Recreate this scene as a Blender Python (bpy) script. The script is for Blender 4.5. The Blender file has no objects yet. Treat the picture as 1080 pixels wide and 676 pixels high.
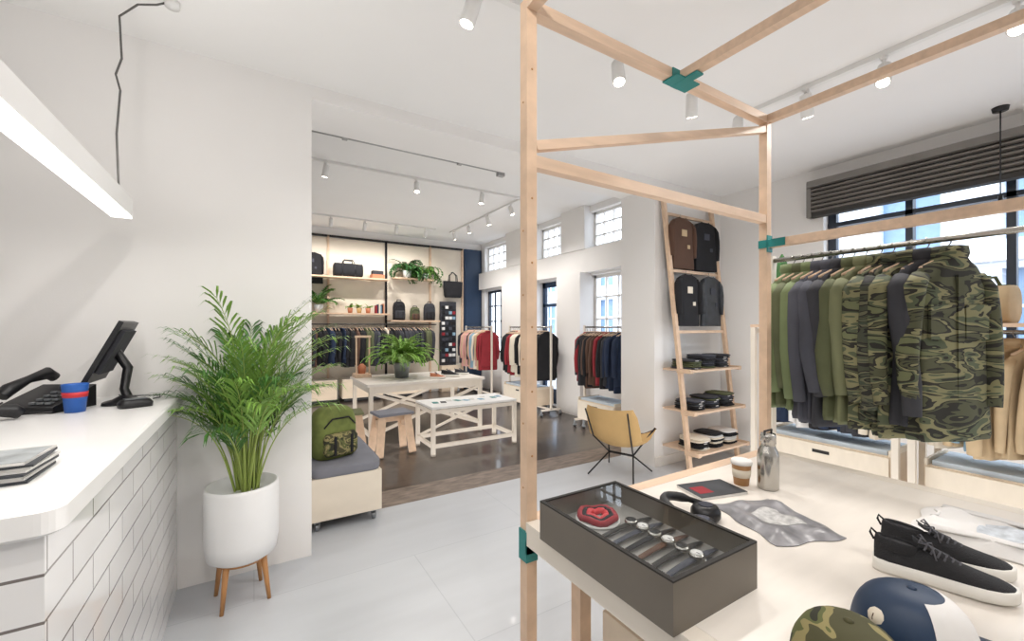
import bpy, math, random
from mathutils import Vector, Matrix
random.seed(7)
scene = bpy.context.scene
R = math.radians

# ------------------------------------------------------------------ materials
def lin(h):
    h = h.lstrip('#'); c = [int(h[i:i+2], 16)/255 for i in (0, 2, 4)]
    return tuple((x/12.92 if x <= .04045 else ((x+.055)/1.055)**2.4) for x in c)

def new(name):
    m = bpy.data.materials.new(name); m.use_nodes = True
    return m, m.node_tree.nodes, m.node_tree.links, m.node_tree.nodes['Principled BSDF']

def M(name, col, rough=.5, metal=0, var=.08, vscale=6, bump=0, bscale=60, stretch=(1,1,1), spec=.5, coat=0):
    m, n, l, b = new(name)
    c = lin(col)
    b.inputs['Roughness'].default_value = rough
    b.inputs['Metallic'].default_value = metal
    b.inputs['Specular IOR Level'].default_value = spec
    b.inputs['Coat Weight'].default_value = coat
    g = n.new('ShaderNodeNewGeometry'); mp = n.new('ShaderNodeMapping')
    mp.inputs['Scale'].default_value = stretch
    l.new(g.outputs['Position'], mp.inputs['Vector'])
    no = n.new('ShaderNodeTexNoise'); no.inputs['Scale'].default_value = vscale; no.inputs['Detail'].default_value = 5
    l.new(mp.outputs[0], no.inputs['Vector'])
    cr = n.new('ShaderNodeValToRGB')
    cr.color_ramp.elements[0].position = .3; cr.color_ramp.elements[1].position = .7
    cr.color_ramp.elements[0].color = (*[x*(1-var) for x in c], 1)
    cr.color_ramp.elements[1].color = (*[min(1, x*(1+var*.4)) for x in c], 1)
    l.new(no.outputs['Fac'], cr.inputs[0]); l.new(cr.outputs[0], b.inputs['Base Color'])
    if bump:
        n2 = n.new('ShaderNodeTexNoise'); n2.inputs['Scale'].default_value = bscale; n2.inputs['Detail'].default_value = 3
        l.new(mp.outputs[0], n2.inputs['Vector'])
        bp = n.new('ShaderNodeBump'); bp.inputs['Strength'].default_value = bump; bp.inputs['Distance'].default_value = .01
        l.new(n2.outputs['Fac'], bp.inputs['Height']); l.new(bp.outputs[0], b.inputs['Normal'])
    return m

def emis(name, col, s):
    m, n, l, b = new(name)
    b.inputs['Base Color'].default_value = (*lin(col), 1)
    b.inputs['Emission Color'].default_value = (*lin(col), 1)
    b.inputs['Emission Strength'].default_value = s
    return m

def brick(name, axes, c1, c2, mortar, w, h, ms, rough, coat=0, off=.5, grain=0, bump=.3, shift=(0,0)):
    m, n, l, b = new(name)
    g = n.new('ShaderNodeNewGeometry'); s = n.new('ShaderNodeSeparateXYZ'); c = n.new('ShaderNodeCombineXYZ')
    l.new(g.outputs['Position'], s.inputs[0])
    mp = n.new('ShaderNodeMapping'); mp.inputs['Location'].default_value = (shift[0], shift[1], 0)
    l.new(s.outputs[axes[0]], c.inputs[0]); l.new(s.outputs[axes[1]], c.inputs[1]); l.new(c.outputs[0], mp.inputs[0])
    br = n.new('ShaderNodeTexBrick'); l.new(mp.outputs[0], br.inputs['Vector'])
    br.offset = off
    br.inputs['Color1'].default_value = (*lin(c1), 1); br.inputs['Color2'].default_value = (*lin(c2), 1)
    br.inputs['Mortar'].default_value = (*lin(mortar), 1)
    br.inputs['Scale'].default_value = 1; br.inputs['Mortar Size'].default_value = ms
    br.inputs['Brick Width'].default_value = w; br.inputs['Row Height'].default_value = h
    br.inputs['Bias'].default_value = 0
    out = br.outputs['Color']
    if grain:
        no = n.new('ShaderNodeTexNoise'); mm = n.new('ShaderNodeMapping')
        mm.inputs['Scale'].default_value = (3, 40, 1) if grain > 0 else (.7, 3.5, 1)
        l.new(c.outputs[0], mm.inputs[0]); l.new(mm.outputs[0], no.inputs['Vector']); no.inputs['Scale'].default_value = 1.5; no.inputs['Detail'].default_value = 6
        mx = n.new('ShaderNodeMixRGB'); mx.blend_type = 'MULTIPLY'; mx.inputs[0].default_value = abs(grain)
        cr = n.new('ShaderNodeValToRGB'); cr.color_ramp.elements[0].position = .3; cr.color_ramp.elements[1].position = .7
        cr.color_ramp.elements[0].color = (.45, .45, .45, 1)
        l.new(no.outputs['Fac'], cr.inputs[0]); l.new(out, mx.inputs[1]); l.new(cr.outputs[0], mx.inputs[2]); out = mx.outputs[0]
    l.new(out, b.inputs['Base Color'])
    b.inputs['Roughness'].default_value = rough; b.inputs['Coat Weight'].default_value = coat
    if bump:
        bp = n.new('ShaderNodeBump'); bp.inputs['Strength'].default_value = bump; bp.inputs['Distance'].default_value = .004; bp.invert = True
        l.new(br.outputs['Fac'], bp.inputs['Height']); l.new(bp.outputs[0], b.inputs['Normal'])
    return m

def camo(name, cols, scale=9, stretch=(1, 1, 2.2), dist=1.2, ps=(0, .42, .5, .58), det=1.5):
    m, n, l, b = new(name)
    g = n.new('ShaderNodeNewGeometry'); mp = n.new('ShaderNodeMapping'); mp.inputs['Scale'].default_value = stretch
    l.new(g.outputs['Position'], mp.inputs[0])
    no = n.new('ShaderNodeTexNoise'); no.inputs['Scale'].default_value = scale; no.inputs['Detail'].default_value = det; no.inputs['Distortion'].default_value = dist
    l.new(mp.outputs[0], no.inputs['Vector'])
    cr = n.new('ShaderNodeValToRGB'); cr.color_ramp.interpolation = 'CONSTANT'
    e = cr.color_ramp.elements
    while len(e) < len(cols): e.new(.5)
    for i in range(len(cols)): e[i].position = ps[i]; e[i].color = (*lin(cols[i]), 1)
    l.new(no.outputs['Fac'], cr.inputs[0]); l.new(cr.outputs[0], b.inputs['Base Color']); b.inputs['Roughness'].default_value = .85
    return m

def glassy(name, tint=(1, 1, 1), fac=.08, rough=.02):
    m = bpy.data.materials.new(name); m.use_nodes = True
    n, l = m.node_tree.nodes, m.node_tree.links
    n.remove(n['Principled BSDF'])
    t = n.new('ShaderNodeBsdfTransparent'); t.inputs[0].default_value = (*tint, 1)
    g = n.new('ShaderNodeBsdfGlossy'); g.inputs['Roughness'].default_value = rough
    mx = n.new('ShaderNodeMixShader'); mx.inputs[0].default_value = fac
    l.new(t.outputs[0], mx.inputs[1]); l.new(g.outputs[0], mx.inputs[2]); l.new(mx.outputs[0], n['Material Output'].inputs[0])
    return m

wall_m = M('painted_wall', '#eeecea', .75, var=.015, vscale=2, bump=.03, bscale=120)
ceil_m = M('painted_ceiling', '#eeedec', .85, var=.015, vscale=2)
trim_m = M('white_trim', '#ebe8e4', .5, var=.02)
floor_m = brick('pale_floor_slabs', (0, 1), '#c2c5ca', '#c6c9cd', '#b5b9be', 1.8, .9, .003, .35, .05, grain=-.18, bump=.04)
plank_m = brick('dark_floor_planks', (0, 1), '#4a3f39', '#39322f', '#1a1716', 1.1, .14, .003, .28, .2, grain=.6, bump=.2)
thresh_m = M('threshold_wood', '#84756a', .45, var=.5, vscale=7, stretch=(1, 3, 1))
tileS = brick('white_tiles_side', (1, 2), '#efeeed', '#e9e8e7', '#827c79', .30, .1, .003, .12, .4, shift=(.07, .02))
tileF = brick('white_tiles_front', (0, 2), '#efeeed', '#e9e8e7', '#77706c', .30, .1, .0035, .12, .4, shift=(.17, .02))
counter_m = M('white_counter', '#edecea', .3, var=.02)
birch = M('birch_wood', '#dcbea2', .5, var=.14, vscale=5, stretch=(3, 3, 3), bump=.04)
birch_x = M('birch_wood_long', '#ddc0a6', .5, var=.12, vscale=3, stretch=(2, 14, 14))
ply = M('plywood', '#e0ceb7', .55, var=.08, vscale=2, stretch=(1, 8, 4))
plyl = M('pale_plywood', '#e6dbca', .5, var=.05, vscale=2, stretch=(2, 12, 4))
tabletop_m = M('table_top', '#e6dfd6', .35, var=.06, vscale=2, stretch=(2, 10, 4))
whitewood = M('whitewashed_wood', '#e5dccf', .5, var=.06, vscale=5)
legwood = M('oak_leg', '#b98552', .5, var=.2, vscale=9, stretch=(4, 4, 1))
black = M('black_plastic', '#17171a', .4, var=.1)
blackf = M('black_fabric', '#1d1d21', .9, var=.25, vscale=9, bump=.3, bscale=30)
dgrey = M('charcoal_fabric', '#37383e', .9, var=.2, vscale=7, bump=.3, bscale=20)
navy = M('navy_fabric', '#22304a', .9, var=.2, vscale=7, bump=.3, bscale=20)
navyp = M('navy_paint', '#1e3450', .5)
slate = M('slate_fabric', '#484a54', .9, var=.15, vscale=7, bump=.3, bscale=20)
olive = M('olive_fabric', '#595e42', .9, var=.15, vscale=7, bump=.3, bscale=20)
green = M('green_fabric', '#6e7b56', .9, var=.12, vscale=7, bump=.3, bscale=20)
sage = M('sage_fabric', '#75795a', .9, var=.12, vscale=7, bump=.3, bscale=20)
beige = M('beige_fabric', '#c9b18e', .9, var=.12, vscale=7, bump=.3, bscale=20)
cream = M('cream_fabric', '#e3d9c8', .9, var=.08, vscale=7, bump=.3, bscale=20)
pink = M('pink_fabric', '#d3a199', .9, var=.1)
red = M('red_fabric', '#932b34', .9, var=.15)
brown = M('brown_fabric', '#5c4336', .9, var=.15)
lblue = M('light_blue_fabric', '#8aa8bb', .9, var=.1)
pblue = M('pale_lining', '#c9d6e2', .8, var=.05)
white_f = M('white_fabric', '#e4e2e0', .9, var=.04, bump=.2, bscale=25)
greycush = M('grey_cushion', '#7d7e86', .95, var=.1, bump=.2, bscale=150)
yellow = M('tan_canvas', '#cfab74', .85, var=.1, vscale=5)
leafA = M('palm_leaf', '#477a2e', .45, var=.5, vscale=7)
leafB = M('young_palm_leaf', '#7ba344', .45, var=.3, vscale=7)
leaf = leafA
leaf2 = M('fern_leaf', '#8aba4a', .5, var=.3, vscale=8)
leafd = M('dark_leaf', '#3b6b38', .5, var=.4, vscale=8)
stem_m = M('palm_stem', '#98ab55', .5, var=.2)
soil = M('soil', '#3a2c22', 1, var=.4, vscale=30)
potw = M('white_ceramic', '#e8e8e8', .35, var=.02)
terra = M('terracotta', '#c07c5c', .8, var=.1)
steel = M('brushed_steel', '#b9b7b2', .25, 1, var=.06, vscale=10, stretch=(1, 1, .1))
teal = M('teal_bracket', '#1f8380', .4, var=.05)
greym = M('grey_metal', '#8b8f93', .4, .8, var=.05)
condm = M('conduit_metal', '#a9a9a8', .5, .2, var=.05)
shut = M('shutter_metal', '#85817d', .5, .3, var=.12, vscale=5)
shutd = M('shutter_gap', '#3b3937', .7)
frame_d = M('dark_window_frame', '#2b3340', .4)
bronze = M('case_bronze', '#70695f', .4, .3, var=.1)
foam = M('case_lining', '#2f2d2b', .9)
lining = M('case_tray', '#8f8c88', .7)
blue_c = M('blue_cup', '#2a63b8', .5)
redp = M('red_print', '#c8323a', .5)
paper = M('paper', '#d6d4d0', .6, var=.15, vscale=25)
papd = M('dark_print', '#30343a', .5, var=.5, vscale=14)
glass = glassy('window_glass', fac=.05)
cglass = glassy('case_glass', (.92, .94, .94), .08)
TP = (0, .36, .44, .48, .54, .60, .645)
tiger = camo('tiger_camo', ['#24241f', '#4b4d38', '#24241f', '#7d7a59', '#4d5540', '#23231e', '#666a4b'], 4.2, (1, 1, 3.4), 1.1, TP, 2)
tigerd = camo('dark_tiger_camo', ['#1e1f1c', '#3d4033', '#1e1f1c', '#5f5e48', '#3c4437', '#1d1e1b', '#505340'], 5, (1, 1, 3.2), 1.1, TP, 2)
woodl = camo('woodland_camo', ['#2e2f22', '#5c6038', '#90865a', '#4c4a30'], 14, (1, 1, 1.2))
lamp_on = emis('lamp_glow', '#fff3e0', 25)
led_on = emis('led_diffuser', '#fffaf5', 3)
lampw = M('lamp_white', '#e6e5e3', .4, var=.01)
shoeb = M('black_knit', '#242427', .85, var=.25, bump=.4, bscale=300)
lace = M('shoe_lace', '#5a5a60', .8)
sole = M('white_sole', '#e9e6df', .6)
tan = M('tan_leather', '#b98a5c', .5, var=.1)

# ------------------------------------------------------------------ mesh builder
def frame_for(d):
    d = d.normalized(); up = Vector((0, 0, 1)) if abs(d.z) < .95 else Vector((1, 0, 0))
    a = d.cross(up).normalized(); return a, a.cross(d).normalized()

class MB:
    def __init__(s): s.v = []; s.f = []; s.mi = []; s.sm = []; s.mats = []; s.T = Matrix.Identity(4)
    def add(s, vs, fs, mat, smooth=False):
        if mat not in s.mats: s.mats.append(mat)
        k = s.mats.index(mat); o = len(s.v)
        s.v += [tuple(s.T @ Vector(p)) for p in vs]
        for f in fs: s.f.append([i+o for i in f]); s.mi.append(k); s.sm.append(smooth)
    def bx(s, x0, x1, y0, y1, z0, z1, mat):
        v = [(x, y, z) for x in (x0, x1) for y in (y0, y1) for z in (z0, z1)]
        s.add(v, [(0, 1, 3, 2), (4, 6, 7, 5), (0, 4, 5, 1), (2, 3, 7, 6), (0, 2, 6, 4), (1, 5, 7, 3)], mat)
    def beam(s, p0, p1, w, h, mat):
        p0, p1 = Vector(p0), Vector(p1); d = p1-p0; a, b = frame_for(d)
        v = []
        for p in (p0, p1):
            for i, j in ((-1, -1), (1, -1), (1, 1), (-1, 1)): v.append(p+a*(i*w/2)+b*(j*h/2))
        s.add(v, [(3, 2, 1, 0), (4, 5, 6, 7), (0, 1, 5, 4), (1, 2, 6, 5), (2, 3, 7, 6), (3, 0, 4, 7)], mat)
    def loft(s, rings, mat, caps=True, smooth=True, closed=True):
        n = len(rings[0]); v = [p for r in rings for p in r]; f = []
        for i in range(len(rings)-1):
            for j in range(n if closed else n-1):
                k = (j+1) % n; f.append((i*n+j, i*n+k, (i+1)*n+k, (i+1)*n+j))
        if caps and closed: f.append(tuple(range(n-1, -1, -1))); f.append(tuple((len(rings)-1)*n+j for j in range(n)))
        s.add(v, f, mat, smooth)
    def tube(s, pts, r, mat, n=8, flat=1):
        pts = [Vector(p) for p in pts]; rs = r if isinstance(r, (list, tuple)) else [r]*len(pts)
        rings = []; a = None
        for i, p in enumerate(pts):
            d = (pts[min(i+1, len(pts)-1)]-pts[max(i-1, 0)]).normalized()
            if a is None: a, b = frame_for(d)
            else:
                a = (a-d*a.dot(d)).normalized(); b = a.cross(d)
            rings.append([p+a*(math.cos(2*math.pi*j/n)*rs[i])+b*(math.sin(2*math.pi*j/n)*rs[i]*flat) for j in range(n)])
        s.loft(rings, mat)
    def cyl(s, p0, p1, r, mat, n=16): s.tube([p0, p1], r, mat, n)
    def lathe(s, c, prof, mat, n=28):
        rings = [[(c[0]+r*math.cos(2*math.pi*j/n), c[1]+r*math.sin(2*math.pi*j/n), c[2]+z) for j in range(n)] for r, z in prof]
        s.loft(rings, mat)
    def sph(s, c, r, mat, n=16, m=9):
        if not isinstance(r, (list, tuple)): r = (r, r, r)
        rings = []
        for i in range(m+1):
            t = math.pi*i/m; q = max(math.sin(t), .02)
            rings.append([(c[0]+r[0]*q*math.cos(2*math.pi*j/n), c[1]+r[1]*q*math.sin(2*math.pi*j/n), c[2]-r[2]*math.cos(t)) for j in range(n)])
        s.loft(rings, mat)
    def build(s, name, bevel=0, solid=0, sub=0, parent=None):
        me = bpy.data.meshes.new(name)
        xs = [p[0] for p in s.v]; ys = [p[1] for p in s.v]; zs = [p[2] for p in s.v]
        c = Vector(((min(xs)+max(xs))/2, (min(ys)+max(ys))/2, min(zs)))
        me.from_pydata([Vector(p)-c for p in s.v], [], s.f)
        for m in s.mats: me.materials.append(m)
        for p, k, q in zip(me.polygons, s.mi, s.sm): p.material_index = k; p.use_smooth = q
        me.update()
        o = bpy.data.objects.new(name, me); o.location = c; scene.collection.objects.link(o)
        if solid:
            md = o.modifiers.new('solid', 'SOLIDIFY'); md.thickness = solid; md.offset = 0
        if bevel:
            md = o.modifiers.new('bevel', 'BEVEL'); md.width = bevel; md.segments = 2; md.limit_method = 'ANGLE'; md.angle_limit = R(50)
        if sub:
            md = o.modifiers.new('sub', 'SUBSURF'); md.levels = sub; md.render_levels = sub
        if parent:
            bpy.context.view_layer.update(); o.parent = parent; o.matrix_parent_inverse = parent.matrix_world.inverted()
        return o

def empty(name, loc):
    e = bpy.data.objects.new(name, None); e.location = loc; e.empty_display_size = .1
    scene.collection.objects.link(e); bpy.context.view_layer.update(); return e

def TR(x, y, z, yaw=0): return Matrix.Translation((x, y, z)) @ Matrix.Rotation(yaw, 4, 'Z')

def sring(a, b, z, n=24, p=2.6, cx=0, cy=0, fold=0, k=5, ph=0):
    out = []
    for j in range(n):
        t = 2*math.pi*j/n; c, q = math.cos(t), math.sin(t)
        f = 1+fold*math.sin(k*t+ph)
        out.append((cx+a*f*math.copysign(abs(c)**(2/p), c), cy+b*f*math.copysign(abs(q)**(2/p), q), z))
    return out

# ------------------------------------------------------------------ room shell
WX = 4.85; FZ = 3.09; BZ = 3.55; DY0, DY1 = 3.05, 3.53; FAR = 9.4; LX = -3.0; NY = -2.4
def cells(mb, axis, c0, c1, a0, a1, z0, z1, ops, mat):
    A = sorted({a0, a1, *[o[0] for o in ops], *[o[1] for o in ops]}); Z = sorted({z0, z1, *[o[2] for o in ops], *[o[3] for o in ops]})
    for i in range(len(A)-1):
        for j in range(len(Z)-1):
            am, zm = (A[i]+A[i+1])/2, (Z[j]+Z[j+1])/2
            if any(o[0] < am < o[1] and o[2] < zm < o[3] for o in ops): continue
            if axis == 'x': mb.bx(c0, c1, A[i], A[i+1], Z[j], Z[j+1], mat)
            else: mb.bx(A[i], A[i+1], c0, c1, Z[j], Z[j+1], mat)
front_op = (-2.0, 1.96, .9, 2.88)
back_ops = [(7.99, 9.2, 2.85, 3.45), (6.03, 6.9, 2.85, 3.45), (4.3, 5.39, 2.85, 3.45),
            (7.99, 9.2, .9, 2.38), (6.03, 6.9, 0.02, 2.38), (4.3, 5.39, .9, 2.38)]
m = MB(); cells(m, 'x', WX, WX+.25, NY-.2, FAR+.2, 0, BZ+.1, [front_op]+back_ops, wall_m); m.build('wall_right')
m = MB(); m.bx(LX, .323, DY0, DY1, 0, BZ+.1, wall_m); m.bx(3.66, WX, DY0, DY1, 0, BZ+.1, wall_m); m.bx(.323, 3.66, DY0, DY1, 3.0, BZ+.1, wall_m); m.build('wall_divider')
m = MB(); m.bx(LX-.2, WX+.25, FAR, FAR+.2, 0, BZ+.1, wall_m); m.build('wall_far')
m = MB(); m.bx(LX-.2, LX, NY, FAR, 0, BZ+.1, wall_m); m.build('wall_left')
m = MB(); m.bx(LX-.2, WX, NY-.2, NY, 0, BZ+.1, wall_m); m.build('wall_near')
m = MB(); m.bx(LX, WX, NY, DY0, FZ, FZ+.1, ceil_m); m.bx(LX, WX, DY1, FAR, BZ, BZ+.1, ceil_m); m.build('ceiling')
m = MB(); m.bx(LX, WX, NY, DY1, -.1, 0, floor_m); m.bx(LX, WX, DY1+.36, FAR, -.1, 0, plank_m); m.bx(LX, WX, DY1, DY1+.36, -.1, 0, thresh_m); m.build('floor')
m = MB(); m.bx(3.66, WX, DY0-.015, DY0, 0, .1, trim_m); m.build('baseboard_divider')
m = MB(); m.bx(WX-.015, WX, NY, DY0-.02, 0, .1, trim_m); m.build('baseboard_right')
m = MB(); m.bx(WX-.10, WX, DY1, FAR, 2.42, 2.82, wall_m)
m.build('trim_1', bevel=.01)
m = MB()
for y0, y1 in ((6.9, 7.99), (5.39, 6.03)): m.bx(WX-.22, WX, y0, y1, 0, 2.42, wall_m); m.bx(WX-.12, WX, y0, y1, 2.82, BZ, wall_m)
m.build('trim_2')

def window(idx, y0, y1, z0, z1, ny, nz, fm, fw=.05, mw=.025, depth=.06, xo=.1):
    m = MB(); x0 = WX+xo; x1 = x0+depth
    m.bx(x0, x1, y0, y1, z0, z0+fw, fm); m.bx(x0, x1, y0, y1, z1-fw, z1, fm)
    m.bx(x0, x1, y0, y0+fw, z0, z1, fm); m.bx(x0, x1, y1-fw, y1, z0, z1, fm)
    for i in range(1, ny): yy = y0+(y1-y0)*i/ny; m.bx(x0+.005, x1-.005, yy-mw/2, yy+mw/2, z0, z1, fm)
    for i in range(1, nz): zz = z0+(z1-z0)*i/nz; m.bx(x0+.007, x1-.007, y0, y1, zz-mw/2, zz+mw/2, fm)
    m.add([(x0+.03, y0, z0), (x0+.03, y1, z0), (x0+.03, y1, z1), (x0+.03, y0, z1)], [(0, 1, 2, 3)], glass)
    m.build('window_%d' % idx)
for i, o in enumerate(back_ops[:3]): window(i+1, *o, 5, 3, trim_m, fw=.04, mw=.02)
window(4, *back_ops[3], 4, 4, frame_d); window(5, *back_ops[5], 4, 4, trim_m, mw=.022)
window(6, *front_op, 1, 1, frame_d, fw=.07)
m = MB()
for y in (1.34, .75, .15, -.45, -1.05, -1.6): m.bx(WX+.09, WX+.17, y-.025, y+.025, .9, 2.88, frame_d)
m.bx(WX+.09, WX+.17, -2, 1.96, 2.5, 2.54, frame_d)
m.build('window_7')
m = MB(); y0, y1 = 6.035, 6.895; x0, x1 = WX+.1, WX+.15
for a in ((y0, y0+.09, .025, 2.375), (y1-.09, y1, .025, 2.375), (y0, y1, .025, .3), (y0, y1, 2.28, 2.375), (y0, y1, 1.9, 1.96)): m.bx(x0, x1, *a, navyp)
m.add([(x0+.03, y0, .3), (x0+.03, y1, .3), (x0+.03, y1, 2.3), (x0+.03, y0, 2.3)], [(0, 1, 2, 3)], glass)
m.cyl((x0-.04, y0+.05, 1.0), (x0-.04, y0+.05, 1.25), .01, steel)
m.build('door_1')

# roller shutter with curved slats
m = MB()
N = 6; sh = .25/N
for i in range(N):
    zb = 2.64+i*sh; prof = []
    for k in range(7):
        t = k/6; prof.append((WX-.07-.028*math.sin(math.pi*t), zb+sh*(.10+.80*t)))
    m.loft([[(x, y, z) for x, z in prof] for y in (-2.1, 2.05)], shut, caps=False, closed=False)
m.bx(WX-.068, WX-.06, -2.1, 2.05, 2.64, 2.89, shutd)
m.bx(WX-.14, WX-.002, -2.1, 2.05, 2.89, 2.95, shut); m.bx(WX-.1, WX-.002, 2.03, 2.07, 2.6, 2.95, shut)
m.bx(WX-.09, WX-.002, -2.1, 2.05, 2.6, 2.64, shutd)
m.build('roller_shutter')

# exterior street
facade = brick('facade_brick', (1, 2), '#cfd3da', '#c4c9d1', '#dadde2', .5, .2, .02, .9)
outwin = M('facade_window_glass', '#7f9bbb', .2)
m = MB(); fx = 13
cells(m, 'x', fx, fx+.4, -8, 20, 0, 5.2, [(y, y+1.1, z, z+1.5) for y in range(-7, 19, 2) for z in (1.2, 3.3)], facade)
m.bx(fx+.35, fx+.42, -8, 20, 0, 5.2, outwin)
for y in range(-7, 19, 2):
    for z in (1.2, 3.3):
        m.bx(fx+.1, fx+.15, y+.52, y+.58, z, z+1.5, trim_m); m.bx(fx+.1, fx+.15, y, y+1.1, z+.7, z+.76, trim_m)
m.bx(fx-.2, fx, -8, 20, 2.85, 3.05, trim_m)
m.build('street_building')
m = MB(); m.bx(WX+.25, fx+.4, -8, 20, -.2, -.1, M('asphalt', '#8a8a8c', .9)); m.build('street_ground')

# ------------------------------------------------------------------ counter
cx = -.375
m = MB()
cy0, cy1 = 1.265, DY0-.002
m.add([(cx, cy0, 0), (cx, cy1, 0), (cx, cy1, 1.08), (cx, cy0, 1.08)], [(0, 1, 2, 3)], tileS)
m.add([(cx, cy0, 0), (cx, cy0, 1.08), (-1.9, cy0, 1.08), (-1.9, cy0, 0)], [(0, 1, 2, 3)], tileF)
m.add([(-1.9, cy0, 0), (-1.9, cy0, 1.08), (-1.9, cy1, 1.08), (-1.9, cy1, 0)], [(0, 1, 2, 3)], plyl)
def rrect(x0, x1, y0, y1, z, r):
    pts = []
    for (ccx, ccy, a0) in ((x1-r, y0+r, -90), (x1-r, y1-.001, 0), (x0+r, y1-.001, 90), (x0+r, y0+r, 180)):
        rr = r if ccy < y1-.01 else .001
        for k in range(7):
            a = R(a0+90*k/6); pts.append((ccx+r*math.cos(a), ccy+rr*math.sin(a), z))
    return pts
S = (-1.95, cx+.035, cy0-.035, cy1)
m.loft([rrect(S[0]+.01, S[1]-.01, S[2]+.01, S[3], 1.068, .04), rrect(*S, 1.076, .04), rrect(*S, 1.122, .04), rrect(S[0]+.008, S[1]-.008, S[2]+.008, S[3], 1.13, .04)], counter_m, smooth=False)
m.build('reception_counter')
CT = 1.131

# monitor
m = MB()
b, t = Vector((-.655, 0, 1.245)), Vector((-.525, 0, 1.53)); dn = (t-b).normalized(); nn = Vector((dn.z, 0, -dn.x))
def slab(y0, y1, lo, hi, d0, d1, mat):
    v = []
    for y in (y0, y1):
        for h in (lo, hi):
            for d in (d0, d1):
                p = b+dn*h+nn*d; v.append((p.x, y, p.z))
    m.add(v, [(0, 1, 3, 2), (4, 6, 7, 5), (0, 4, 5, 1), (2, 3, 7, 6), (0, 2, 6, 4), (1, 5, 7, 3)], mat)
slab(2.62, 2.92, 0, .31, -.01, .01, black); slab(2.66, 2.88, .05, .27, .01, .026, dgrey); slab(2.635, 2.905, .015, .295, -.0105, -.01, M('screen_glass', '#0a0c10', .1))
m.tube([(-.575, 2.77, 1.38), (-.53, 2.76, 1.30), (-.54, 2.74, 1.2), (-.52, 2.72, 1.15)], [.02, .02, .018, .02], black, 10)
m.loft([sring(.085, .075, CT, 24, 3, -.53, 2.72), sring(.083, .073, CT+.012, 24, 3, -.53, 2.72), sring(.05, .045, CT+.022, 24, 2, -.53, 2.72), sring(.02, .02, CT+.04, 24, 2, -.53, 2.72)], black)
m.build('touchscreen_monitor', bevel=.003)
m = MB(); m.T = TR(-.47, 2.58, CT, .4)
m.loft([sring(.06, .04, 0, 20, 4), sring(.062, .042, .02, 20, 4), sring(.05, .035, .035, 20, 4)], black); m.bx(-.04, .04, -.02, .02, .036, .04, greym); m.build('card_reader')
# phone
m = MB(); m.T = TR(-.79, 2.70, CT, -.5)
m.add([(-.12, -.1, 0), (.12, -.1, 0), (.12, .1, 0), (-.12, .1, 0), (-.12, -.1, .025), (.12, -.1, .025), (.12, .1, .10), (-.12, .1, .10)],
      [(3, 2, 1, 0), (4, 5, 6, 7), (0, 1, 5, 4), (1, 2, 6, 5), (2, 3, 7, 6), (3, 0, 4, 7)], black)
m.tube([(-.075, -.11, .075), (-.08, -.08, .10), (-.08, 0, .135), (-.08, .08, .155), (-.075, .11, .13)], [.022, .028, .017, .028, .022], black, 10)
for i in range(4):
    for j in range(3): m.bx(.0+.034*j, .024+.034*j, -.08+.03*i, -.06+.03*i, .035+.0115*i, .044+.0115*i, greym)
m.bx(0, .1, .05, .09, .082, .095, slate)
m.tube([(-.08, -.1, .05), (-.12, -.14, .01), (-.09, -.16, .008), (-.02, -.14, .008), (.05, -.15, .008), (.12, -.1, .008)], .004, black, 6)
m.build('desk_phone', bevel=.004)
m = MB(); m.T = TR(-.88, 2.44, CT, .5)
m.tube([(-.09, 0, .02), (-.07, 0, .035), (0, 0, .045), (.07, 0, .035), (.09, 0, .02)], [.022, .028, .018, .028, .022], black, 12); m.build('phone_handset')
m = MB(); c = (-.665, 2.56, CT)
m.lathe(c, [(.033, 0), (.044, .12), (.045, .122), (.041, .12), (.031, .01)], blue_c)
m.lathe(c, [(.0398, .065), (.0425, .088)], redp); m.build('blue_paper_cup')
m = MB()
for i in range(8):
    m.T = TR(-.555+random.uniform(-.008, .008), 1.54+random.uniform(-.008, .008), CT+i*.006, random.uniform(-.06, .06))
    m.bx(-.12, .1, -.09, .09, 0, .0055, paper if i % 3 else papd)
m.T = TR(-.555, 1.54, CT+.0482, 0); m.bx(-.11, .09, -.08, .08, 0, .001, M('magazine_cover', '#a9aeb0', .4, var=.5, vscale=18))
m.build('magazine_stack')
m = MB(); m.tube([(-.44, 2.80, CT+.004), (-.42, 2.84, CT+.004), (-.43, 2.92, CT+.004), (-.6, 2.99, CT+.004), (-.62, 3.04, CT+.004)], .003, black, 6); m.build('power_cable')

# LED linear pendant
m = MB(); LZ = 2.02
m.bx(-.575, -.50, -.6, 2.68, LZ+.012, LZ+.10, lampw); m.bx(-.573, -.502, -.59, 2.676, LZ, LZ+.012, led_on)
m.bx(-.576, -.499, 2.68, 2.685, LZ, LZ+.10, lampw)
m.tube([(-.537, 2.63, LZ+.1), (-.545, 2.63, 2.4), (-.53, 2.62, 2.6), (-.55, 2.64, 2.68), (-.525, 2.62, 2.75), (-.535, 2.63, 2.95), (-.47, 2.63, 3.03), (-.4, 2.62, 3.05), (-.34, 2.62, 3.09)], .0045, M('dark_cable', '#5a5856', .6), 6)
m.tube([(-.537, .1, LZ+.1), (-.537, .1, 3.09)], .004, condm, 6)
m.lathe((-.34, 2.62, 3.06), [(.03, 0), (.03, .028)], lampw)
m.build('linear_pendant_lamp')

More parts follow.
